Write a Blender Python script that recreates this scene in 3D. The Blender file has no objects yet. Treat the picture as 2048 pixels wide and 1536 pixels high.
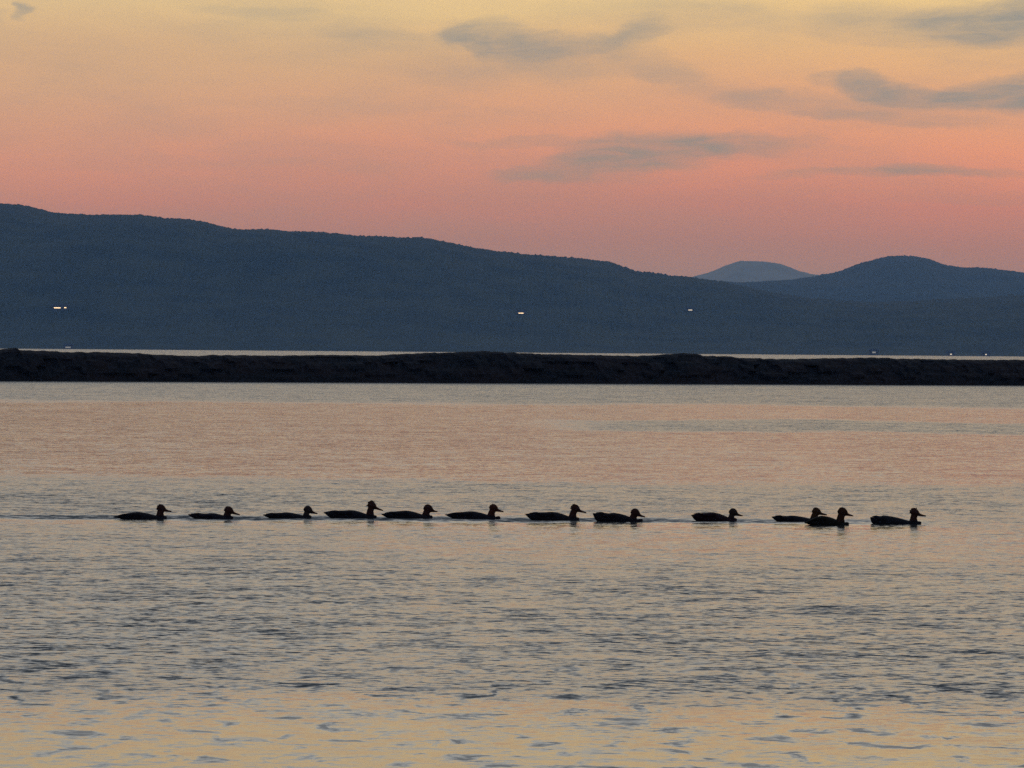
import bpy, bmesh, math, random
import numpy as np
from mathutils import Vector, Matrix, noise
R_ = math.radians
sc = bpy.context.scene
COL = sc.collection

# ------------------------------------------------------------------ camera
FPX = 11220.0                      # focal length in pixels of a 2048 px wide frame
EYE = 1.80
PITCH = math.atan(65.7 / FPX)
ROLL = R_(0.455)
F = Vector((0, math.cos(PITCH), -math.sin(PITCH)))
R0 = Vector((1, 0, 0)); U0 = Vector((0, math.sin(PITCH), math.cos(PITCH)))
RV = R0 * math.cos(ROLL) + U0 * math.sin(ROLL)
UV = -R0 * math.sin(ROLL) + U0 * math.cos(ROLL)
cam = bpy.data.cameras.new('camera'); camo = bpy.data.objects.new('camera', cam); COL.objects.link(camo)
M = Matrix.Identity(4)
for i in range(3):
    M[i][0] = RV[i]; M[i][1] = UV[i]; M[i][2] = -F[i]
M[2][3] = EYE
camo.matrix_world = M
cam.sensor_width = 36.0; cam.lens = 36.0 * FPX / 2048.0
cam.clip_start = 0.5; cam.clip_end = 200000.0
sc.camera = camo

def ray(u, v):
    return F * FPX + RV * (u - 1024.0) + UV * (768.0 - v)
def at_dist(u, v, Y):
    d = ray(u, v); k = Y / d.y
    return Vector((d.x * k, Y, EYE + d.z * k))
def on_water(u, v):
    d = ray(u, v); k = -EYE / d.z
    return Vector((d.x * k, d.y * k, 0.0))
def az_el(u, v):
    d = ray(u, v).normalized()
    return math.degrees(math.atan2(d.x, d.y)), math.degrees(math.asin(d.z))

# ------------------------------------------------------------------ colour management
sc.view_settings.view_transform = 'Standard'; sc.view_settings.look = 'None'
sc.view_settings.exposure = 0.0; sc.view_settings.gamma = 1.0
sc.render.engine = 'CYCLES'
sc.cycles.use_denoising = False
sc.cycles.max_bounces = 6; sc.cycles.volume_bounces = 1; sc.cycles.glossy_bounces = 3
sc.cycles.diffuse_bounces = 2

def lin(r, g, b):
    return tuple(((c / 255.0) / 12.92 if c / 255.0 <= 0.04045 else ((c / 255.0 + 0.055) / 1.055) ** 2.4) for c in (r, g, b)) + (1.0,)

class NT:
    """tiny node-tree helper"""
    def __init__(self, tree): self.t = tree; self.t.nodes.clear()
    def n(self, kind, **kw):
        nd = self.t.nodes.new(kind)
        for k, v in kw.items(): setattr(nd, k, v)
        return nd
    def put(self, sock, val):
        if val is None: return
        if hasattr(val, 'is_linked') or isinstance(val, bpy.types.NodeSocket): self.t.links.new(val, sock)
        else: sock.default_value = val
    def math(self, op, a, b=None, c=None, clamp=False):
        nd = self.n('ShaderNodeMath', operation=op, use_clamp=clamp)
        self.put(nd.inputs[0], a); self.put(nd.inputs[1], b); self.put(nd.inputs[2], c)
        return nd.outputs[0]
    def vmath(self, op, a, b=None, out=0):
        nd = self.n('ShaderNodeVectorMath', operation=op)
        self.put(nd.inputs[0], a); self.put(nd.inputs[1], b)
        return nd.outputs[out]
    def mrange(self, v, a, b, c, d, smooth=True):
        nd = self.n('ShaderNodeMapRange', interpolation_type='SMOOTHSTEP' if smooth else 'LINEAR')
        self.put(nd.inputs[0], v)
        for i, x in enumerate((a, b, c, d)): self.put(nd.inputs[i + 1], x)
        return nd.outputs[0]
    def mix(self, fac, a, b, blend='MIX'):
        nd = self.n('ShaderNodeMix', data_type='RGBA', blend_type=blend)
        self.put(nd.inputs[0], fac); self.put(nd.inputs[6], a); self.put(nd.inputs[7], b)
        return nd.outputs[2]
    def xyz(self, x, y, z):
        nd = self.n('ShaderNodeCombineXYZ'); self.put(nd.inputs[0], x); self.put(nd.inputs[1], y); self.put(nd.inputs[2], z)
        return nd.outputs[0]
    def sep(self, v):
        nd = self.n('ShaderNodeSeparateXYZ'); self.put(nd.inputs[0], v); return nd.outputs
    def noise(self, vec, scale=1.0, detail=2.0, rough=0.5, dist=0.0, color=False):
        nd = self.n('ShaderNodeTexNoise'); self.put(nd.inputs['Vector'], vec)
        nd.inputs['Scale'].default_value = scale; nd.inputs['Detail'].default_value = detail
        nd.inputs['Roughness'].default_value = rough; nd.inputs['Distortion'].default_value = dist
        return nd.outputs['Color' if color else 'Fac']
    def ramp(self, fac, stops, interp='LINEAR'):
        nd = self.n('ShaderNodeValToRGB'); cr = nd.color_ramp; cr.interpolation = interp
        stops = sorted(stops)
        while len(cr.elements) > 1: cr.elements.remove(cr.elements[-1])
        cr.elements[0].position = stops[0][0]; cr.elements[0].color = stops[0][1]
        for p, c in stops[1:]:
            e = cr.elements.new(min(1.0, p)); e.color = c
        self.put(nd.inputs[0], fac)
        return nd.outputs[0]

# ------------------------------------------------------------------ dusk sky
w = bpy.data.worlds.new('World'); sc.world = w; w.use_nodes = True
T = NT(w.node_tree)
tc = T.n('ShaderNodeTexCoord')
dx, dy, dz = T.sep(tc.outputs['Generated'])
el = T.math('MULTIPLY', T.math('ARCSINE', dz), 57.29578)
az = T.math('MULTIPLY', T.math('ARCTAN2', dx, dy), 57.29578)
elc = T.math('MAXIMUM', el, 0.0)
# slow bending of the colour layers
warp = T.noise(T.xyz(T.math('MULTIPLY', az, 0.12), T.math('MULTIPLY', el, 0.45), 3.1), 1.0, 3.0, 0.55)
elw = T.math('MAXIMUM', T.math('ADD', elc, T.math('MULTIPLY', T.math('SUBTRACT', warp, 0.5), T.math('MULTIPLY', T.math('MINIMUM', elc, 6.0), 0.34))), 0.0)
fac = T.math('SQRT', T.math('DIVIDE', elw, 90.0))
def gain(e):
    g = np.interp(e, [0, .8, 1.15, 1.5, 2.0, 2.6, 3.1, 3.6, 6.5, 10, 90], [2.4, 2.4, 2.2, 2.05, 1.9, 1.7, 1.6, 1.55, 1.25, 1.1, 1.0])
    return g
def tint(e):
    xs = [0, .9, 1.3, 1.65, 2.05, 2.6, 3.1, 3.55, 6, 10]
    r0 = float(np.interp(e, [0, 1, 1.6, 3, 6], [1.10, 1.14, 1.10, 1.0, 1.0])); b0 = float(np.interp(e, [0, 1.2, 2.6, 3.6, 5, 8], [.66, .62, .72, .80, .86, 1.0]))
    return (r0 * float(np.interp(e, xs, [.45, .45, .465, .505, .575, .65, .67, .715, .85, 1])), float(np.interp(e, xs, [.61, .59, .57, .60, .665, .735, .74, .785, .9, 1])),
            b0 * float(np.interp(e, xs, [.88, .86, .82, .87, .93, 1.0, .98, .97, 1.02, 1])))
def st(lst): return [(math.sqrt(e / 90.0), tuple(x * gain(e) * q for x, q in zip(lin(*c)[:3], tint(e))) + (1.0,)) for e, c in lst]
left = T.ramp(fac, st([(0, (148, 126, 124)), (0.8, (158, 124, 121)), (1.15, (170, 124, 120)), (1.5, (192, 132, 120)),
    (2.0, (206, 143, 121)), (2.55, (206, 155, 125)), (3.1, (210, 168, 130)), (3.6, (218, 184, 138)), (4.6, (226, 196, 150)),
    (6.5, (220, 206, 184)), (10, (208, 211, 212)), (18, (188, 190, 193)), (35, (136, 147, 162)), (90, (96, 114, 144))]))
right = T.ramp(fac, st([(0, (148, 124, 122)), (0.7, (158, 122, 118)), (1.1, (176, 122, 116)), (1.5, (200, 130, 115)),
    (2.0, (224, 145, 114)), (2.55, (226, 160, 120)), (3.1, (232, 180, 126)), (3.6, (236, 198, 138)), (4.6, (238, 206, 152)),
    (6.5, (226, 208, 182)), (10, (210, 211, 210)), (18, (190, 190, 192)), (35, (136, 147, 162)), (90, (96, 114, 144))]))
back = T.ramp(fac, st([(0, (96, 100, 118)), (3, (112, 106, 124)), (8, (128, 130, 150)), (20, (116, 132, 158)), (90, (92, 114, 148))]))
front = T.mix(T.mrange(az, -5.0, 8.0, 0.0, 1.0), left, right)
facing = T.mrange(T.math('COSINE', T.math('MULTIPLY', T.math('SUBTRACT', az, 12.0), 0.0174533)), -0.35, 0.75, 0.0, 1.0)
sky = T.mix(facing, back, front)
# cloud coordinates in degrees, frayed by noise
pv = T.xyz(T.math('MULTIPLY', az, 1.0), T.math('MULTIPLY', el, 3.2), 0.0)
fr1 = T.noise(pv, 0.9, 5.0, 0.6, 0.3, True)
fr = T.vmath('SUBTRACT', fr1, (0.5, 0.5, 0.5))
frs = T.sep(fr)
ax = T.math('ADD', az, T.math('MULTIPLY', frs[0], 1.1))
ex = T.math('ADD', el, T.math('MULTIPLY', frs[1], 0.36))
# clouds: centre (u,v), half sizes in px, tilt (deg, + = right end lower), opacity
clouds = [
    (1010, 86, 110, 40, 6, .62), (940, 84, 34, 34, 0, .35), (1150, 108, 130, 34, 10, .26), (1300, 128, 110, 28, 16, .20), (1275, 68, 60, 22, -12, .40), (1190, 88, 110, 18, -14, .30),
    (1330, 152, 50, 22, 8, .16), (1400, 38, 300, 22, 2, .16), (1950, 52, 150, 34, 3, .62), (1800, 55, 180, 34, 6, .30), (2120, 40, 160, 40, 0, .62),
    (1750, 170, 70, 24, 8, .50), (1850, 196, 130, 22, 7, .55), (1990, 196, 100, 34, 2, .66), (2140, 190, 140, 42, 0, .66), (1660, 158, 50, 14, 0, .25),
    (1590, 204, 220, 20, 4, .26), (1780, 235, 200, 14, 6, .34), (1500, 200, 110, 16, 0, .22),
    (1300, 305, 150, 34, -4, .68), (1450, 290, 170, 20, -4, .50), (1150, 336, 170, 20, -7, .46), (1230, 330, 90, 22, 0, .30), (1030, 350, 90, 12, 0, .30), (1060, 287, 170, 9, 1, .26),
    (1850, 338, 110, 14, 1, .50), (1700, 345, 180, 10, -1, .34), (1960, 345, 90, 10, 3, .24), (1950, 395, 160, 10, 2, .16),
    (22, 24, 24, 14, 20, .55), (-120, 40, 90, 22, 0, .4), (560, 30, 160, 9, 5, .20), (760, 78, 120, 20, 3, .20), (930, 160, 110, 20, 4, .20), (480, 60, 240, 20, 3, .10),
    (700, 215, 300, 14, 1, .10), (250, 330, 260, 14, 1, .10), (620, 330, 200, 10, 0, .10),
]
tot = None
for (u, v, hw, hh, tilt, op) in clouds:
    a0, e0 = az_el(u, v)
    tl = R_(tilt) + 0.0
    hx, hy = hw / 195.8 * 1.25, hh / 195.8 * 1.45
    X = T.math('SUBTRACT', ax, a0); Y = T.math('SUBTRACT', ex, e0)
    # rotate: down to the right is negative elevation
    xr = T.math('SUBTRACT', T.math('MULTIPLY', X, math.cos(tl) / hx), T.math('MULTIPLY', Y, math.sin(tl) / hx))
    yr = T.math('ADD', T.math('MULTIPLY', X, math.sin(tl) / hy), T.math('MULTIPLY', Y, math.cos(tl) / hy))
    d2 = T.math('ADD', T.math('MULTIPLY', xr, xr), T.math('MULTIPLY', yr, yr))
    m = T.math('MULTIPLY', T.mrange(d2, 0.12, 1.15, 1.0, 0.0), op)
    keep = T.math('SUBTRACT', 1.0, m)
    tot = keep if tot is None else T.math('MULTIPLY', tot, keep)
cm = T.math('SUBTRACT', 1.0, tot)
fib = T.noise(T.xyz(T.math('MULTIPLY', az, 1.6), T.math('MULTIPLY', T.math('ADD', el, T.math('MULTIPLY', az, -0.03)), 9.0), 5.0), 1.0, 5.0, 0.62, 0.6)
cm = T.math('MULTIPLY', cm, T.mrange(fib, 0.32, 0.66, 0.74, 1.18), clamp=True)
# higher cloud streaks over the rest of the sky (above and beside the picture)
hv = T.xyz(T.math('MULTIPLY', az, 0.07), T.math('MULTIPLY', el, 0.22), 7.0)
hi = T.mrange(T.noise(hv, 1.0, 5.0, 0.55, 0.4), 0.46, 0.66, 0.0, 0.7)
hi = T.math('MULTIPLY', hi, T.mrange(el, 4.3, 6.5, 0.0, 1.0))
mauve = T.mrange(T.noise(T.xyz(T.math('MULTIPLY', az, 0.22), T.math('ADD', T.math('MULTIPLY', el, 1.5), T.math('MULTIPLY', az, 0.05)), 15.0), 1.0, 4.0, 0.55, 0.5), 0.42, 0.68, 0.0, 0.20)
wide = T.mrange(T.noise(T.vmath('MULTIPLY', pv, (0.45, 0.5, 1)), 1.0, 5.0, 0.6, 0.2), 0.42, 0.75, 0.0, 0.24)
cm2 = T.math('ADD', T.math('MULTIPLY', T.math('ADD', wide, mauve), T.mrange(el, 0.6, 1.6, 0.0, 1.0)), hi, clamp=True)
cloudcol = T.ramp(fac, st([(0, (148, 126, 124)), (1.6, (156, 136, 130)), (2.6, (146, 137, 134)), (3.6, (148, 143, 138)), (10, (140, 146, 152)), (90, (80, 96, 120))]))
sky = T.mix(cm2, sky, cloudcol)
sky = T.mix(cm, sky, cloudcol)
low = T.mix(T.mrange(el, -3.0, -0.2, 0.0, 1.0), lin(60, 66, 78), sky)
bg = T.n('ShaderNodeBackground'); T.put(bg.inputs[0], low); bg.inputs[1].default_value = 1.0
T.t.links.new(bg.outputs[0], T.n('ShaderNodeOutputWorld').inputs[0])
w.cycles.sampling_method = 'MANUAL'; w.cycles.sample_map_resolution = 1024

# ------------------------------------------------------------------ helpers
def mesh_obj(name, verts, faces, mat=None, parent=None, smooth=True, kind=None):
    me = bpy.data.meshes.new(name)
    me.from_pydata([tuple(v) for v in verts], [], [tuple(int(i) for i in f) for f in faces])
    if smooth: me.polygons.foreach_set('use_smooth', [True] * len(me.polygons))
    me.update()
    o = bpy.data.objects.new(name, me); COL.objects.link(o)
    if mat: me.materials.append(mat)
    if parent: o.parent = parent
    if kind: o['kind'] = kind
    return o
def grid_faces(nx, ny):
    i = np.arange(nx - 1)[None, :]; j = np.arange(ny - 1)[:, None]
    a = j * nx + i
    return np.stack([a, a + 1, a + 1 + nx, a + nx], -1).reshape(-1, 4)
def tag(o, label, cat, group=None):
    o['label'] = label; o['category'] = cat
    if group: o['group'] = group
def material(name):
    m = bpy.data.materials.new(name); m.use_nodes = True
    return m, NT(m.node_tree)
def finish(N, shader, disp=None):
    out = N.n('ShaderNodeOutputMaterial'); N.t.links.new(shader, out.inputs[0])
def principled(N, col, rough, normal=None, spec=0.5, ior=None):
    p = N.n('ShaderNodeBsdfPrincipled')
    N.put(p.inputs['Base Color'], col); N.put(p.inputs['Roughness'], rough)
    p.inputs['Specular IOR Level'].default_value = spec
    if ior: p.inputs['IOR'].default_value = ior
    if normal is not None: N.put(p.inputs['Normal'], normal)
    return p.outputs[0]

# ------------------------------------------------------------------ ducks' positions (needed for the wake line in the water)
wakeA = on_water(285, 1036.0); wakeB = on_water(1790, 1045.5)

# ------------------------------------------------------------------ water
m_water, N = material('lake_water')
tc = N.n('ShaderNodeNewGeometry')
P = tc.outputs['Position']
px, py, pz = N.sep(P)
def band(stops):      # piecewise profile of the ruffled / smooth patches against distance from the near shore
    f = N.math('DIVIDE', N.math('LOGARITHM', N.math('MAXIMUM', pyw, 5.0), math.e), math.log(1000.0))
    return N.ramp(f, [(math.log(d) / math.log(1000.0), (v, v, v, 1)) for d, v in stops])
# large irregularity of the patch edges
wn = N.noise(N.xyz(N.math('MULTIPLY', px, 0.10), N.math('MULTIPLY', py, 0.020), 0.0), 1.0, 4.0, 0.55)
wn2 = N.noise(N.xyz(N.math('MULTIPLY', px, 0.55), N.math('MULTIPLY', py, 0.10), 4.0), 1.0, 4.0, 0.6)
pyw = N.math('MULTIPLY', py, N.math('ADD', 0.87, N.math('ADD', N.math('MULTIPLY', wn, 0.20), N.math('MULTIPLY', wn2, 0.06))))
slope = band([(15, .022), (25.0, .026), (28.2, .050), (30.0, .135), (36, .145), (43, .140), (47.0, .120), (49.5, .075), (56, .065), (61, .085), (66, .145),
              (75, .145), (79, .044), (120, .038), (190, .042), (200, .23), (305, .25), (420, .27), (1000, .27)])
patch = N.noise(N.xyz(N.math('MULTIPLY', px, 0.35), N.math('MULTIPLY', py, 0.075), 9.0), 1.0, 4.0, 0.6)
slope = N.math('MULTIPLY', slope, N.mrange(patch, 0.30, 0.70, 0.86, 1.15))
patch2 = N.noise(N.xyz(N.math('MULTIPLY', px, 2.6), N.math('MULTIPLY', py, 0.85), 19.0), 1.0, 4.0, 0.62)
slope = N.math('MULTIPLY', slope, N.mrange(patch2, 0.28, 0.72, 0.72, 1.30))
# gray tongue reaching in from the right at 123..146 m
tong = N.math('MULTIPLY', N.mrange(N.math('ABSOLUTE', N.math('SUBTRACT', pyw, 139.0)), 8.0, 13.0, 1.0, 0.0), N.mrange(N.math('DIVIDE', px, py), 0.0, 0.03, 0.0, 1.0))
slope = N.math('ADD', slope, N.math('MULTIPLY', tong, 0.16))
# more ruffled towards the left, between the ducks and the near slick
lf = N.math('MULTIPLY', N.mrange(N.math('DIVIDE', px, py), -0.05, -0.012, 1.0, 0.0), N.mrange(pyw, 30.0, 34.0, 0.0, 1.0))
lf = N.math('MULTIPLY', lf, N.mrange(pyw, 68.0, 76.0, 1.0, 0.0))
slope = N.math('ADD', slope, N.math('MULTIPLY', lf, 0.06))
# wavelet slopes: independent noise fields in x and y, crests lying roughly across the view
def sl(scale, sx, sy, detail, off):
    c = N.noise(N.vmath('ADD', N.vmath('MULTIPLY', P, (sx, sy, 1.0)), (off, off * 1.7, 0.0)), scale, detail, 0.6, 0.15, True)
    return N.vmath('MULTIPLY', N.vmath('SUBTRACT', c, (0.5, 0.5, 0.5)), (1.0, 1.0, 0.0))
s1 = sl(16.0, 0.8, 1.0, 2.0, 3.0)
s2 = sl(3.2, 0.8, 1.0, 2.0, 11.0)
s3 = sl(0.8, 0.6, 1.0, 1.0, 23.0)
sv = N.vmath('ADD', N.vmath('SCALE', s1, None), N.vmath('SCALE', s2, None))
for nd in N.t.nodes:
    pass
sc1 = sv.node.inputs[0].links[0].from_node; sc1.inputs['Scale'].default_value = 5.6
sc2 = sv.node.inputs[1].links[0].from_node; sc2.inputs['Scale'].default_value = 2.7
s3s = N.vmath('SCALE', s3, None); s3s.node.inputs['Scale'].default_value = 0.9
sv = N.vmath('ADD', sv, s3s)
svx, svy0, _ = N.sep(sv)
svy = N.math('SUBTRACT', svy0, N.math('MULTIPLY', N.math('ABSOLUTE', svy0), 0.80))
# scattered steeper wavelets on the near slick
blob = N.mrange(N.noise(N.xyz(N.math('MULTIPLY', px, 4.2), N.math('MULTIPLY', py, 2.0), 31.0), 1.0, 4.0, 0.6, 0.5), 0.53, 0.72, 0.0, 1.0)
blob = N.math('MULTIPLY', blob, N.mrange(N.math('ABSOLUTE', N.math('SUBTRACT', pyw, 29.5)), 0.5, 2.4, 1.1, 0.5))
blob = N.math('MULTIPLY', blob, N.mrange(pyw, 30.5, 36.0, 1.0, 0.25))
blob = N.math('MULTIPLY', blob, N.mrange(py, 48.0, 80.0, 1.0, 0.0))
# wake line of the string of ducks
dirw = (wakeB - wakeA); slopew = dirw.y / dirw.x
dist = N.math('SUBTRACT', N.math('SUBTRACT', py, wakeA.y), N.math('MULTIPLY', N.math('SUBTRACT', px, wakeA.x), slopew))
wkn = N.noise(N.xyz(N.math('MULTIPLY', px, 0.9), N.math('MULTIPLY', py, 0.5), 2.0), 1.0, 3.0, 0.6)
distn = N.math('ADD', dist, N.math('MULTIPLY', N.math('SUBTRACT', wkn, 0.5), 1.6))
wake = N.mrange(N.math('ABSOLUTE', N.math('SUBTRACT', distn, 0.2)), 0.25, 1.1, 1.0, 0.0)
wake = N.math('MULTIPLY', wake, N.mrange(px, wakeB.x - 0.2, wakeB.x + 0.6, 1.0, 0.0))
wk2 = N.noise(N.xyz(N.math('MULTIPLY', px, 7.0), N.math('MULTIPLY', py, 2.5), 12.0), 1.0, 3.0, 0.65)
wake = N.math('MULTIPLY', wake, N.mrange(wkn, 0.30, 0.65, 0.55, 1.0))
wake = N.math('MULTIPLY', wake, N.mrange(wk2, 0.35, 0.62, 0.25, 1.15))
wake = N.math('MULTIPLY', wake, N.mrange(px, wakeA.x - 1.6, wakeA.x - 0.2, 0.62, 1.0))
wake = N.math('MULTIPLY', wake, N.mrange(px, wakeB.x - 3.4, wakeB.x - 1.0, 1.0, 0.45))
calm = N.math('MULTIPLY', N.mrange(N.math('ABSOLUTE', N.math('ADD', dist, 1.3)), 0.6, 1.8, 0.45, 0.0), N.mrange(px, wakeB.x - 0.2, wakeB.x + 0.8, 1.0, 0.0))
slope = N.math('MULTIPLY', slope, N.math('SUBTRACT', 1.0, calm))
lean = N.math('MULTIPLY', N.math('MAXIMUM', N.math('SUBTRACT', slope, 0.05), 0.0), 0.31)   # the faces turned to a low viewer hide the backs of the waves
tilt = N.math('ADD', N.math('ADD', N.math('MULTIPLY', blob, 0.25), lean), N.math('MULTIPLY', wake, 0.42))
nyv = N.math('SUBTRACT', N.math('MULTIPLY', svy, N.math('MULTIPLY', slope, 1.0)), tilt)
nxv = N.math('MULTIPLY', svx, N.math('MULTIPLY', slope, 0.8))
nrm = N.vmath('NORMALIZE', N.xyz(nxv, nyv, 1.0))
rgh = N.math('MINIMUM', N.math('ADD', 0.05, N.math('MULTIPLY', slope, 1.1)), 0.155)
finish(N, principled(N, (0.036, 0.042, 0.040, 1), rgh, nrm, 0.5, 1.333))
WX, WY0, WY1 = 10500.0, -300.0, 33000.0
mesh_obj('lake_water', [(-WX, WY0, 0), (WX, WY0, 0), (WX, WY1, 0), (-WX, WY1, 0)], [(0, 1, 2, 3)], m_water, smooth=False, kind='structure')

# ------------------------------------------------------------------ hills
def hill_mat(name, c1, c2, scale):
    m, N = material(name)
    g = N.n('ShaderNodeNewGeometry')
    n1 = N.noise(g.outputs['Position'], scale, 6.0, 0.65)
    col = N.mix(N.mrange(n1, 0.35, 0.65, 0.0, 1.0), c1, c2)
    finish(N, principled(N, col, 0.95, None, 0.1))
    return m
def prof(pts, D):
    """ridge profile: pixels -> world x, z at depth D"""
    P3 = [at_dist(u, v, D) for u, v in pts]
    return np.array([p.x for p in P3]), np.array([p.z for p in P3])
def make_hill(name, pts, D, foot, D_back, mat, treeh, dxn, seed, outer, xw):
    X, Z = prof(pts, D)
    X = np.concatenate([[-xw, X[0] - 0.25 * xw], X, [X[-1] + 0.25 * xw, xw]])
    Z = np.concatenate([[outer[0], outer[1]], Z, [outer[2], outer[3]]])
    half = D * 1100.0 / FPX
    xs = np.concatenate([np.arange(-xw, -half * 1.3, dxn * 12), np.arange(-half * 1.3, half * 1.3, dxn), np.arange(half * 1.3, xw + 1, dxn * 12)])
    # smooth ridge
    ridge = np.interp(xs, X, Z)
    k = max(1, int(D * 8 / FPX / dxn)); ker = np.hanning(2 * k + 3); ker /= ker.sum()
    pad = len(ker) // 2
    ridge = np.convolve(np.pad(ridge, pad, mode='edge'), ker, 'valid')
    t = np.concatenate([np.linspace(0, 0.8, 26), np.linspace(0.82, 1.0, 14), np.linspace(1.03, 1.12, 6), np.linspace(1.3, 2.0, 5)])
    V = []
    rng = np.random.RandomState(seed)
    for tt in t:
        if tt <= 1:
            y = foot + (D - foot) * tt; f = math.sin(tt * math.pi / 2) ** 1.15
        else:
            y = D + (D_back - D) * (tt - 1); f = math.cos((tt - 1) * math.pi / 2)
        env = (4 * tt * (1 - tt) if tt < 1 else 0.0)
        for x, r in zip(xs, ridge):
            yy = y + 160 * noise.noise((x / 900.0, tt * 1.5, seed)) * (1 if 0 < tt < 1 else 0.4)
            z = r * f
            z += env * r * 0.14 * noise.noise((x / 420.0, tt * 2.2, seed + 5.0))
            tr = (noise.noise((x / (treeh * 1.2), tt * 40, seed + 9.0)) + 0.6 * noise.noise((x / (treeh * 0.45), tt * 90, seed + 2.0)) + 0.9 * noise.noise((x / (treeh * 9), tt * 10, seed + 3.0)))
            z += treeh * 0.62 * tr * min(1.0, tt * 6)
            V.append((x * yy / D if False else x, yy, z if tt > 0 else -0.4))
    return mesh_obj(name, V, grid_faces(len(xs), len(t)), mat, kind='structure')
m_h1 = hill_mat('forest_slope', (0.030, 0.042, 0.024, 1), (0.060, 0.070, 0.036, 1), 0.012)
m_h2 = hill_mat('far_forest_slope', (0.035, 0.045, 0.028, 1), (0.060, 0.068, 0.040, 1), 0.008)
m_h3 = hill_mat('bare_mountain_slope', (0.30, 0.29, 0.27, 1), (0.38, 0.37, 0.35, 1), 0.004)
h1 = [(-60, 409), (0, 411), (40, 411), (75, 417), (110, 427), (160, 431), (215, 433), (320, 436), (345, 442), (400, 446), (430, 450), (455, 458), (480, 462), (560, 464), (660, 468), (700, 475), (760, 477), (850, 482), (885, 485), (915, 492), (950, 500), (1000, 506), (1080, 511), (1120, 513), (1170, 518), (1220, 524), (1245, 533), (1270, 541), (1300, 545), (1340, 550), (1380, 554), (1430, 562), (1470, 572), (1530, 586), (1600, 598), (1720, 607), (1850, 602), (2048, 592), (2100, 590)]
h2 = [(1200, 600), (1330, 580), (1430, 566), (1470, 567), (1530, 564), (1580, 561), (1630, 553), (1680, 543), (1720, 528), (1740, 521), (1780, 513), (1820, 512), (1850, 518), (1890, 530), (1915, 535), (1980, 537), (2020, 545), (2048, 549), (2100, 555)]
h3 = [(1250, 600), (1330, 570), (1390, 552), (1420, 545), (1450, 532), (1475, 523), (1530, 525), (1560, 529), (1590, 540), (1620, 549), (1660, 553), (1800, 570), (2060, 580)]
D1, D2, D3 = 9000.0, 14500.0, 24000.0
hill_near = make_hill('near_hills', h1, D1, 7400.0, 11500.0, m_h1, 4.5, 1.6, 3, (150, 250, 110, 130), 4500.0)
hill_far = make_hill('far_hills', h2, D2, 12300.0, 17500.0, m_h2, 5.0, 3.5, 8, (45, 65, 170, 130), 6500.0)
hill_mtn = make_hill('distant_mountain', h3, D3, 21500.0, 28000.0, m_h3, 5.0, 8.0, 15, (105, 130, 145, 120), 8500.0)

# ------------------------------------------------------------------ breakwater
m_rock, N = material('dark_bank_rock')
g = N.n('ShaderNodeNewGeometry'); pos = g.outputs['Position']
n1 = N.noise(N.vmath('MULTIPLY', pos, (0.35, 0.35, 1.2)), 1.0, 5.0, 0.6)
n2 = N.noise(pos, 5.0, 4.0, 0.65)
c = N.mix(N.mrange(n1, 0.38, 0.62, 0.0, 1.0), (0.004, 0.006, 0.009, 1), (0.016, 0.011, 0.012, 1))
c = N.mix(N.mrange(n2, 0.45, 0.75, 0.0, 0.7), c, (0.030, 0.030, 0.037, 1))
bp = N.n('ShaderNodeBump'); bp.inputs['Strength'].default_value = 0.7; bp.inputs['Distance'].default_value = 0.08
N.put(bp.inputs['Height'], n2)
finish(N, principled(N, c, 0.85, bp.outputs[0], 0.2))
crown = [(-40, 699), (0, 700), (24, 699), (29, 695), (33, 696), (37, 700), (113, 702), (118, 704), (205, 704), (273, 706), (300, 708), (359, 711), (417, 712), (424, 709.5), (492, 710.2), (560, 711), (649, 709.6), (700, 710), (756, 711), (797, 708), (865, 705.5), (912, 705), (920, 703.5), (960, 702.5), (968, 701.5), (1012, 704.5), (1087, 708), (1173, 709.5), (1275, 712), (1326, 709.5), (1357, 707), (1368, 706), (1399, 707.5), (1404, 711.5), (1461, 712.5), (1473, 715), (1561, 718), (1686, 716), (1755, 715), (1778, 715.5), (1789, 717), (1962, 719.5), (2048, 719.5), (2090, 719)]
bA = on_water(0, 762.0); bB = on_water(2048, 771.0)
# the wall runs slightly oblique to the view
bd = (bB - bA); bL = bd.length; bd.normalize(); bn = Vector((-bd.y, bd.x, 0))
if bn.y < 0: bn = -bn
def s_of(u):   # distance along the wall of the vertical plane through column u at the crown
    d = ray(u, 710); d = Vector((d.x, d.y, 0))
    o = bA + bn * 1.6
    # solve  o + s*bd = k*d
    det = bd.x * (-d.y) - bd.y * (-d.x)
    s = ((-o.x) * (-d.y) - (-o.y) * (-d.x)) / det
    return s, (o + bd * s).y
cs, cz = [], []
for u, v in crown:
    s, Y = s_of(u); cs.append(s); cz.append(at_dist(u, v, Y).z)
ext = 160.0
cs = [-ext, cs[0] - 8] + cs + [cs[-1] + 8, bL + ext]; cz = [cz[0] + 0.1, cz[0]] + cz + [cz[-1], cz[-1] - 0.1]
ss = np.concatenate([np.arange(-ext, -4, 0.6), np.arange(-4, bL + 4, 0.09), np.arange(bL + 4, bL + ext, 0.6)])
zz = np.interp(ss, cs, cz)
sect = [(-0.15, -0.5), (-0.02, -0.1), (0.02, 0.0), (0.10, .10), (0.18, .2), (.28, .3), (.38, .4), (.50, .5), (.62, .6), (.75, .68), (.88, .76), (1.0, .83), (1.12, .89), (1.26, .94), (1.42, .975), (1.6, 1.0), (1.8, 1.0), (2.1, .99), (2.5, .97), (3.0, .96), (3.6, .93), (4.2, .8), (4.8, .5), (5.4, .1), (5.8, -.5)]
V = []
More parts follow.
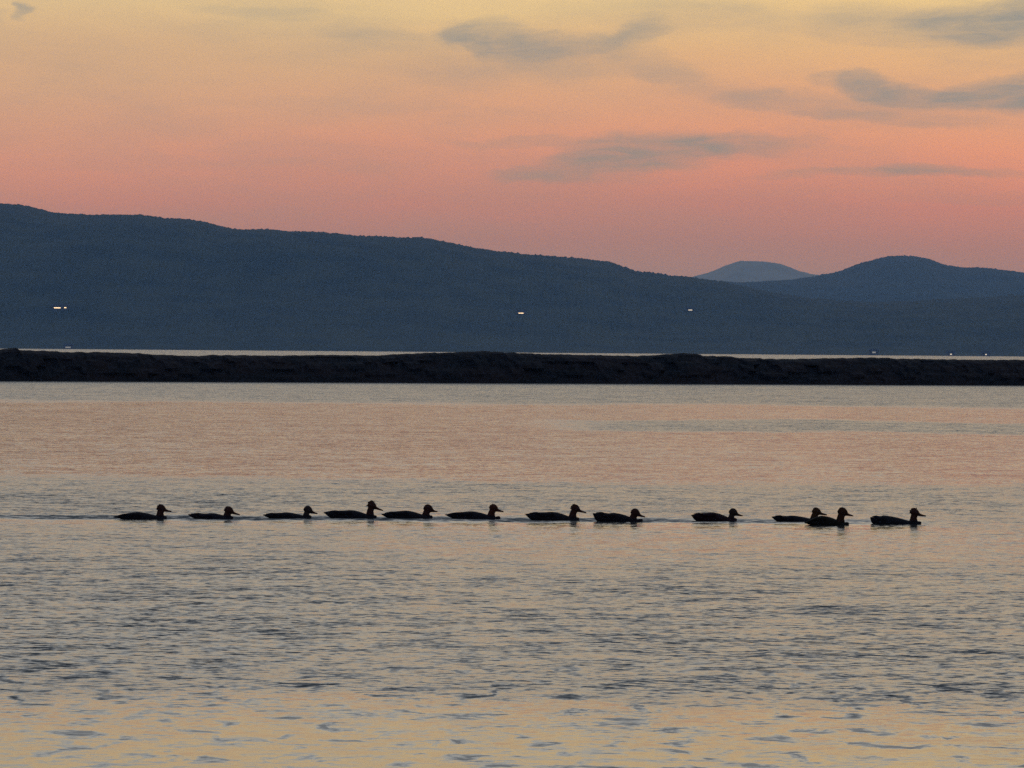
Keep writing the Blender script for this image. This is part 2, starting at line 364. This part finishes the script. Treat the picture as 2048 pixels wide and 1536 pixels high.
for (o, f) in sect:
    for s, z in zip(ss, zz):
        h = z * f if f > 0 else f
        p = bA + bd * s + bn * o
        e = min(1.0, max(0.0, f * 3)) if f < 0.9 else 0.35
        if 0 < f:
            blk = noise.cell((s / 0.9 + 0.4 * math.floor(f * 4), math.floor(f * 4), 3.0))
            p = p + bn * (0.20 * e * (0.5 * noise.noise((s * 0.55, f * 3, 1.0)) + 0.5 * noise.noise((s * 2.1, f * 7, 4.0)) + 1.1 * blk))
            h += 0.05 * e * noise.noise((s * 3.0, f * 9, 8.0))
            if f >= 0.9: h += 0.035 * noise.noise((s * 2.2, 0, 8.0)) + 0.03 * noise.noise((s * 6.0, 0, 2.0)) - 0.01
        V.append((p.x, p.y, h))
bw = mesh_obj('breakwater', V, grid_faces(len(ss), len(sect)), m_rock, smooth=False)
tag(bw, 'long low dark breakwater lying across the whole lake below the hills', 'breakwater')

# ------------------------------------------------------------------ lit houses on the far slope
def flat_mat(name, col, rough=0.8):
    m, N = material(name); g = N.n('ShaderNodeNewGeometry')
    c = N.mix(N.noise(g.outputs['Position'], 0.8, 3.0), col, tuple(x * 0.8 for x in col[:3]) + (1,))
    finish(N, principled(N, c, rough)); return m
m_wall = flat_mat('house_wall_paint', (0.10, 0.09, 0.08, 1)); m_roof = flat_mat('roof_shingle', (0.03, 0.03, 0.035, 1))
def glow(name, col, s):
    m, N = material(name); e = N.n('ShaderNodeEmission'); e.inputs[0].default_value = col; e.inputs[1].default_value = s
    finish(N, e.outputs[0]); return m
m_warm = glow('warm_lit_window', (1.0, 0.76, 0.50, 1), 1.9); m_white = glow('white_lit_window', (1.0, 0.92, 0.80, 1), 0.85)
m_dim = glow('dim_lit_window', (0.9, 0.95, 1.0, 1), 0.25)
def box(name, x0, x1, y0, y1, z0, z1, mat, parent):
    v = [(x0, y0, z0), (x1, y0, z0), (x1, y1, z0), (x0, y1, z0), (x0, y0, z1), (x1, y0, z1), (x1, y1, z1), (x0, y1, z1)]
    f = [(0, 3, 2, 1), (4, 5, 6, 7), (0, 1, 5, 4), (1, 2, 6, 5), (2, 3, 7, 6), (3, 0, 4, 7)]
    return mesh_obj(name, v, f, mat, parent, smooth=False)
from mathutils.bvhtree import BVHTree
bv = BVHTree.FromPolygons([v.co.copy() for v in hill_near.data.vertices], [tuple(p.vertices) for p in hill_near.data.polygons])
def house(u, v, width, hgt, wins, label, mat, shore=False):
    if shore:
        loc = at_dist(u, v, 7390.0); loc.z = 0.0
    else:
        hit = bv.ray_cast(Vector((0, 0, EYE)), ray(u, v).normalized())[0]
        loc = hit - Vector((0, 14, 0)); loc.z = at_dist(u, v, loc.y).z - hgt * 0.55
    e = bpy.data.objects.new('house', None); COL.objects.link(e); e.location = loc
    tag(e, label, 'house', 'lit houses on the far shore')
    w2 = width / 2 + 2.0
    zt = hgt; zb = -18.0 if not shore else -0.5
    box('wall', -w2, w2, 0, 9, zb, zt, m_wall, e)
    vv = [(-w2 - .6, -.6, zt), (w2 + .6, -.6, zt), (w2 + .6, 9.6, zt), (-w2 - .6, 9.6, zt), (-w2 - .6, 4.5, zt + 2.6), (w2 + .6, 4.5, zt + 2.6)]
    mesh_obj('roof', vv, [(0, 1, 5, 4), (2, 3, 4, 5), (1, 2, 5), (3, 0, 4), (0, 3, 2, 1)], m_roof, e, smooth=False)
    for (a, b, z0, z1) in wins:
        box('window', a, b, -0.12, 0.3, z0, z1, mat, e)
    return e
house(122, 615, 20, 6.0, [(-8.5, 0.5, 2.2, 3.4), (5.5, 8.5, 2.5, 3.7)], 'leftmost bright lit house on the dark hillside, two warm windows', m_warm)
house(1042, 626, 11, 5.0, [(-3.6, 3.6, 2.1, 3.1)], 'warm lit house at the middle of the picture, low on the hillside', m_warm)
house(1380, 620, 7, 5.0, [(-2.8, 2.8, 2.1, 3.3)], 'small white lit house right of the middle, low on the hillside', m_white)
house(136, 693, 8, 4.5, [(-3.5, 3.5, 1.5, 3.0)], 'dim lit house at the far waterline below the brightest house', m_dim, True)
house(1748, 700, 8, 6.0, [(-2.2, 2.2, 3.0, 5.0)], 'dim lit house at the far waterline under the round far hill', m_dim, True)
house(1902, 705, 7, 4.5, [(-1.1, 1.1, 1.6, 3.0)], 'tiny bright house on the far waterline, left of the two near the right edge', m_white, True)
house(1972, 706, 7, 4.5, [(-1.0, 1.0, 1.6, 3.0)], 'tiny bright house on the far waterline, nearest the right edge', m_white, True)

# ------------------------------------------------------------------ ducks
m_duck, N = material('duck_feathers')
at = N.n('ShaderNodeAttribute', attribute_name='plumage')
tcn = N.n('ShaderNodeTexCoord')
fn = N.noise(N.vmath('MULTIPLY', tcn.outputs['Object'], (1.0, 2.2, 2.2)), 26.0, 4.0, 0.65)
c = N.mix(N.mrange(fn, 0.3, 0.7, 0.0, 1.0), at.outputs['Color'], N.mix(0.55, at.outputs['Color'], (0.0, 0.0, 0.0, 1)))
bp = N.n('ShaderNodeBump'); bp.inputs['Strength'].default_value = 0.6; bp.inputs['Distance'].default_value = 0.006
N.put(bp.inputs['Height'], fn)
finish(N, principled(N, c, 0.7, bp.outputs[0], 0.08))
m_eye = flat_mat('duck_eye', (0.01, 0.005, 0.005, 1), 0.2)

def catmull(pts, n):
    P = [np.array(p, float) for p in pts]; P = [2 * P[0] - P[1]] + P + [2 * P[-1] - P[-2]]
    out = []
    for i in range(1, len(P) - 2):
        for k in range(n):
            t = k / n
            out.append(0.5 * ((2 * P[i]) + (-P[i - 1] + P[i + 1]) * t + (2 * P[i - 1] - 5 * P[i] + 4 * P[i + 1] - P[i + 2]) * t * t + (-P[i - 1] + 3 * P[i] - 3 * P[i + 1] + P[i + 2]) * t ** 3))
    out.append(P[-2]); return out
def loft(bm, stations, seg=20, n=5):
    """stations: (x, z, half width in y, half height) with the section standing square to the path"""
    S = catmull(stations, n)
    rings = []
    for i, s in enumerate(S):
        a = S[max(0, i - 1)]; b = S[min(len(S) - 1, i + 1)]
        tx, tz = b[0] - a[0], b[1] - a[1]; l = math.hypot(tx, tz) or 1; tx /= l; tz /= l
        nxx, nzz = -tz, tx
        ring = []
        for k in range(seg):
            an = 2 * math.pi * k / seg
            hw = max(s[2], .0008) * math.cos(an); hh = max(s[3], .0008) * math.sin(an)
            ring.append(bm.verts.new((s[0] + nxx * hh, hw, s[1] + nzz * hh)))
        rings.append(ring)
    for i in range(len(rings) - 1):
        for k in range(seg):
            k2 = (k + 1) % seg
            bm.faces.new((rings[i][k], rings[i][k2], rings[i + 1][k2], rings[i + 1][k]))
    bm.faces.new(list(reversed(rings[0]))); bm.faces.new(rings[-1])

def make_duck(spec, idx):
    wl = spec['wl']; rnd = random.Random(idx * 7 + 1)
    mid_u = spec['neck'] - 45
    org = on_water(mid_u, wl + (spec.get('dy', 0)))
    k = org.y / FPX                                   # metres per photograph pixel at this duck
    def X(u): return (u - mid_u) * k
    def Z(v): return (wl - v) * k
    tu, tv = spec['tail']; pu, pv_ = spec['peak']; nu = spec['neck']; hu, htv = spec['head']; bu, bvv = spec['bill']
    br = spec['breast']
    bm = bmesh.new()
    L = X(br) - X(tu)
    zt = Z(tv); zp = Z(pv_)
    x0 = X(tu); xp = X(pu); xb = X(br)
    W = 0.088
    low = -0.055
    def stn(x, top, bot, hw): return (x, (top + bot) / 2, hw, (top - bot) / 2)
    zn = Z(spec.get('shoulder', wl - 4.5))
    loft(bm, [stn(x0, zt + .003, zt - .003, .010),
              stn(x0 + .25 * (xp - x0), zt + .30 * (zp - zt) + .006, min(zt - .014, .004), .034),
              stn(x0 + .48 * (xp - x0), zt + .62 * (zp - zt) + .004, -.02, .056),
              stn(x0 + .75 * (xp - x0), zp - .004, low * .8, W * .92),
              stn(xp, zp, low, W),
              stn(xp + .30 * (xb - xp), zp - .24 * (zp - zn), low * 1.1, W * 1.0),
              stn(xp + .62 * (xb - xp), zn + .30 * (zp - zn), low, W * .85),
              stn(xp + .84 * (xb - xp), zn + .05 * (zp - zn), low * .8, W * .62),
              stn(xb - .008, .034, low * .7, .040), stn(xb + .006, .020, low * .5, .018)], 28, 6)
    # folded wing tips and tail feathers
    for sy in (-1, 1):
        S = [(xp + .02, zp - .030, .014, .022), (xp - .35 * (xp - x0), zp - .034, .016, .020), (x0 + .42 * (xp - x0), zt + .002 + .42 * (zp - zt), .008, .009), (x0 + .16 * (xp - x0), zt + .006 + .1 * (zp - zt), .003, .004)]
        b2 = bmesh.new(); loft(b2, S, 12, 4)
        for v in b2.verts: v.co.y += sy * (.030 + .30 * max(0.0, min(1.0, (v.co.x - x0) / (xp - x0))) * .12 + .012)
        me = bpy.data.meshes.new('tmp'); b2.to_mesh(me); bm.from_mesh(me); bpy.data.meshes.remove(me); b2.free()
    # neck, head
    hx = X(hu); ht = Z(htv); nx = X(nu)
    hr = spec.get('hr', .026) * 1.66
    hz = ht - hr * 1.0
    nw = spec.get('nw', .021) * 1.72
    loft(bm, [(nx - .022, -.03, .036, .038), (nx - .004, .006, .036, .040), (nx, .026, .032, nw + .010), (nx + .25 * (hx - nx) - .002, .5 * hz + .008, .026, nw),
              (nx + .6 * (hx - nx), hz - .024, .024, nw * .98), (hx - .008, hz - .002, .020, nw * .9)], 22, 6)
    jaw = math.atan2(-(Z(bvv) - (hz - .004)), X(bu) - hx)      # droop of the bill
    ca, sa = math.cos(jaw), math.sin(jaw)
    def HP(a, b): return (hx + a * ca + b * sa, hz - a * sa * 1.0 + b * ca)
    def hs(a, b, w_, h_): x_, z_ = HP(a, b); return (x_, z_, w_, h_)
    loft(bm, [hs(-hr * 1.12, .002, .008, .009), hs(-hr * .98, .001, .020, hr * .55), hs(-hr * .55, .001, .028, hr * .90), hs(0, 0, .030, hr * .98), hs(hr * .5, -.003, .026, hr * .80),
              hs(hr * .9, -.007, .018, hr * .52), hs(hr * 1.2, -.010, .012, hr * .34)], 24, 6)
    blen = math.hypot(X(bu) - hx, Z(bvv) - hz)
    loft(bm, [hs(hr * .85, -.008, .015, .018), hs(hr * 1.2, -.009, .012, .0155), hs(hr * 1.2 + .45 * (blen - hr * 1.2), -.008, .0095, .0105), hs(blen - .012, -.0055, .0085, .0080), hs(blen - .003, -.0060, .0070, .0070), hs(blen + .001, -.008, .005, .005)], 14, 4)
    me = bpy.data.meshes.new('duck'); bmesh.ops.recalc_face_normals(bm, faces=bm.faces); bm.to_mesh(me); bm.free()
    tmp = bpy.data.objects.new('tmp', me); COL.objects.link(tmp)
    md = tmp.modifiers.new('r', 'REMESH'); md.mode = 'VOXEL'; md.voxel_size = 0.0032
    sm = tmp.modifiers.new('s', 'SMOOTH'); sm.factor = 0.5; sm.iterations = 3
    dg = bpy.context.evaluated_depsgraph_get(); dg.update()
    me2 = bpy.data.meshes.new_from_object(tmp.evaluated_get(dg)); me2.name = 'duck'
    bpy.data.objects.remove(tmp); bpy.data.meshes.remove(me)
    me2.materials.clear(); me2.materials.append(m_duck)
    me2.polygons.foreach_set('use_smooth', [True] * len(me2.polygons))
    nv = len(me2.vertices); co = np.empty(nv * 3, np.float32); me2.vertices.foreach_get('co', co); co = co.reshape(-1, 3)
    # plumage: grey-brown body, darker back, rufous head and neck, dull orange bill
    bodyc = np.array(spec.get('body', (.016, .014, .018))); headc = np.array(spec.get('hc', (.060, .022, .016))); billc = np.array((.10, .028, .014))
    col = np.ones((nv, 4), np.float32); col[:, :3] = bodyc
    nk = np.clip((co[:, 0] - (nx - .045)) / .02, 0, 1) * np.clip((co[:, 2] - .030) / .02, 0, 1)
    col[:, :3] += (headc - col[:, :3]) * nk[:, None]
    hdx = (co[:, 0] - hx) * ca - (co[:, 2] - hz) * sa
    bl = np.clip((hdx - hr * 1.25) / .006, 0, 1) * nk
    col[:, :3] += (billc - col[:, :3]) * bl[:, None]
    ca_ = me2.color_attributes.new('plumage', 'FLOAT_COLOR', 'POINT'); ca_.data.foreach_set('color', col.ravel())
    o = bpy.data.objects.new('duck', me2); COL.objects.link(o)
    o.location = org; o.rotation_euler = (0, 0, spec.get('yaw', 0))
    tag(o, spec['label'], 'duck', 'ducks swimming in single file')
    # shaggy crest of loose feathers on the back of the head
    cr = spec.get('crest', 0.5)
    b2 = bmesh.new()
    for i in range(int(26 * cr) + 6):
        a = rnd.uniform(1.9, 3.5) if cr < .8 else rnd.uniform(1.3, 3.5)
        side = rnd.uniform(-.55, .55); l = rnd.uniform(.010, .012 + .022 * cr)
        bx, bz = HP(math.cos(a) * hr * .85, math.sin(a) * hr * .85)
        d = Vector((math.cos(a) * 1.0 - .35, side, math.sin(a) * .9)).normalized()
        b0 = Vector((bx, side * .03, bz)); r = .0060
        q = d.to_track_quat('Z', 'Y')
        base = [b2.verts.new(b0 + q @ Vector((r * math.cos(t), r * math.sin(t), 0))) for t in (0, 1.26, 2.51, 3.77, 5.03)]
        midr = [b2.verts.new(b0 + d * l * .6 + q @ Vector((r * .7 * math.cos(t), r * .7 * math.sin(t), 0))) for t in (0, 1.26, 2.51, 3.77, 5.03)]
        tip = b2.verts.new(b0 + d * l + Vector((0, 0, -.003)))
        for j in range(5):
            j2 = (j + 1) % 5
            b2.faces.new((base[j], base[j2], midr[j2], midr[j])); b2.faces.new((midr[j], midr[j2], tip))
        b2.faces.new(list(reversed(base)))
    mc = bpy.data.meshes.new('crest'); b2.to_mesh(mc); b2.free(); mc.materials.append(m_duck)
    ccol = np.ones((len(mc.vertices), 4), np.float32); ccol[:, :3] = headc
    mc.color_attributes.new('plumage', 'FLOAT_COLOR', 'POINT').data.foreach_set('color', ccol.ravel())
    oc = bpy.data.objects.new('crest', mc); COL.objects.link(oc); oc.parent = o
    for sy in (-1, 1):
        ex_, ez_ = HP(hr * .45, .006)
        b3 = bmesh.new(); bmesh.ops.create_icosphere(b3, subdivisions=2, radius=.0034)
        for v in b3.verts: v.co += Vector((ex_, sy * .0255, ez_))
        mm = bpy.data.meshes.new('eye'); b3.to_mesh(mm); b3.free(); mm.materials.append(m_eye)
        oe = bpy.data.objects.new('eye', mm); COL.objects.link(oe); oe.parent = o
    return o
DK = [
 dict(tail=(227, 1034), peak=(277, 1024), breast=332, neck=320, head=(322.5, 1008.5), bill=(343, 1022.5), wl=1038, crest=.6, label='last duck of the line, farthest left, thick upright neck'),
 dict(tail=(375, 1029.5), peak=(424, 1026), breast=466, neck=455, head=(459, 1012), bill=(481, 1028.5), wl=1037.5, crest=.5, body=(.018, .014, .022), label='second duck from the left, low in the water with a drooping bill'),
 dict(tail=(525, 1030), peak=(573, 1024.5), breast=622, neck=613, head=(617, 1011.5), bill=(636, 1027), wl=1036.5, crest=.15, nw=.017, hc=(.045, .028, .024), label='third duck from the left, slim neck, its bill nearly touching the next duck'),
 dict(tail=(647, 1025), peak=(702, 1020), breast=752, neck=740, head=(744, 1002.5), bill=(766, 1020), wl=1036, crest=1.0, label='fourth duck from the left, shaggiest crest and head held highest'),
 dict(tail=(762, 1028.5), peak=(812, 1021), breast=864, neck=852, head=(857, 1008.5), bill=(875.5, 1023), wl=1036.5, crest=.25, hr=.028, label='fifth duck from the left, smooth round head, just behind the shaggy one'),
 dict(tail=(889, 1030), peak=(944, 1022.5), breast=1000, neck=983, head=(988.5, 1007.5), bill=(1008.5, 1022.5), wl=1037.5, crest=.4, hc=(.085, .026, .014), label='sixth duck from the left, reddish head, alone mid-line with long low tail'),
 dict(tail=(1050, 1028.5), peak=(1104, 1023.5), breast=1157, neck=1145, head=(1151, 1008.5), bill=(1172.5, 1025), wl=1040.5, crest=.75, label='seventh duck from the left, ragged crest, closely followed up by a lower duck'),
 dict(tail=(1185, 1027), peak=(1228, 1025.5), breast=1284, neck=1266, head=(1271, 1016.5), bill=(1290.5, 1033), wl=1043, crest=.3, hr=.027, body=(.014, .010, .013), label='eighth duck from the left, head held lowest and thick dark body'),
 dict(tail=(1381, 1030), peak=(1424, 1024.5), breast=1474, neck=1464, head=(1468.5, 1016.5), bill=(1488, 1031.5), wl=1042, crest=.2, nw=.017, hc=(.045, .028, .022), body=(.024, .009, .013), label='ninth duck from the left, rounded back with wide gaps before and behind it'),
 dict(tail=(1543, 1034), peak=(1584, 1031), breast=1640, neck=1628, head=(1633, 1014.5), bill=(1654, 1029), wl=1043, crest=.5, hc=(.07, .032, .012), label='duck partly hidden behind the one overlapping it, third from the right'),
 dict(tail=(1608, 1046), peak=(1646, 1031.5), breast=1697, neck=1681, head=(1686, 1014.5), bill=(1707.5, 1031.5), wl=1050, crest=.35, hr=.029, nw=.023, hc=(.06, .022, .010), body=(.014, .012, .007), label='nearest duck, overlapping the one behind it, second from the right'),
 dict(tail=(1740, 1035), peak=(1768, 1031), breast=1841, neck=1827, head=(1830, 1016.5), bill=(1852, 1031), wl=1048, crest=1.0, label='leading duck at the right end of the line, ragged tail and crest'),
]
for i, (s, yw) in enumerate(zip(DK, (.10, -.16, .22, -.05, .14, -.20, .06, -.12, .24, -.08, .12, -.18))):
    s['yaw'] = yw
    make_duck(s, i + 1)

# ------------------------------------------------------------------ the air over the lake
m_haze, N = material('haze')
vol = N.n('ShaderNodeVolumePrincipled')
vol.inputs['Color'].default_value = (0.25, 0.52, 1.0, 1)
vol.inputs['Density'].default_value = 4.9e-5
vol.inputs['Absorption Color'].default_value = (1, 1, 1, 1)
vol.inputs['Anisotropy'].default_value = 0.0
out = N.n('ShaderNodeOutputMaterial'); N.t.links.new(vol.outputs[0], out.inputs['Volume'])
hz = box('haze', -11000, 11000, -400, 34000, -1.5, 440, m_haze, None); hz['kind'] = 'stuff'
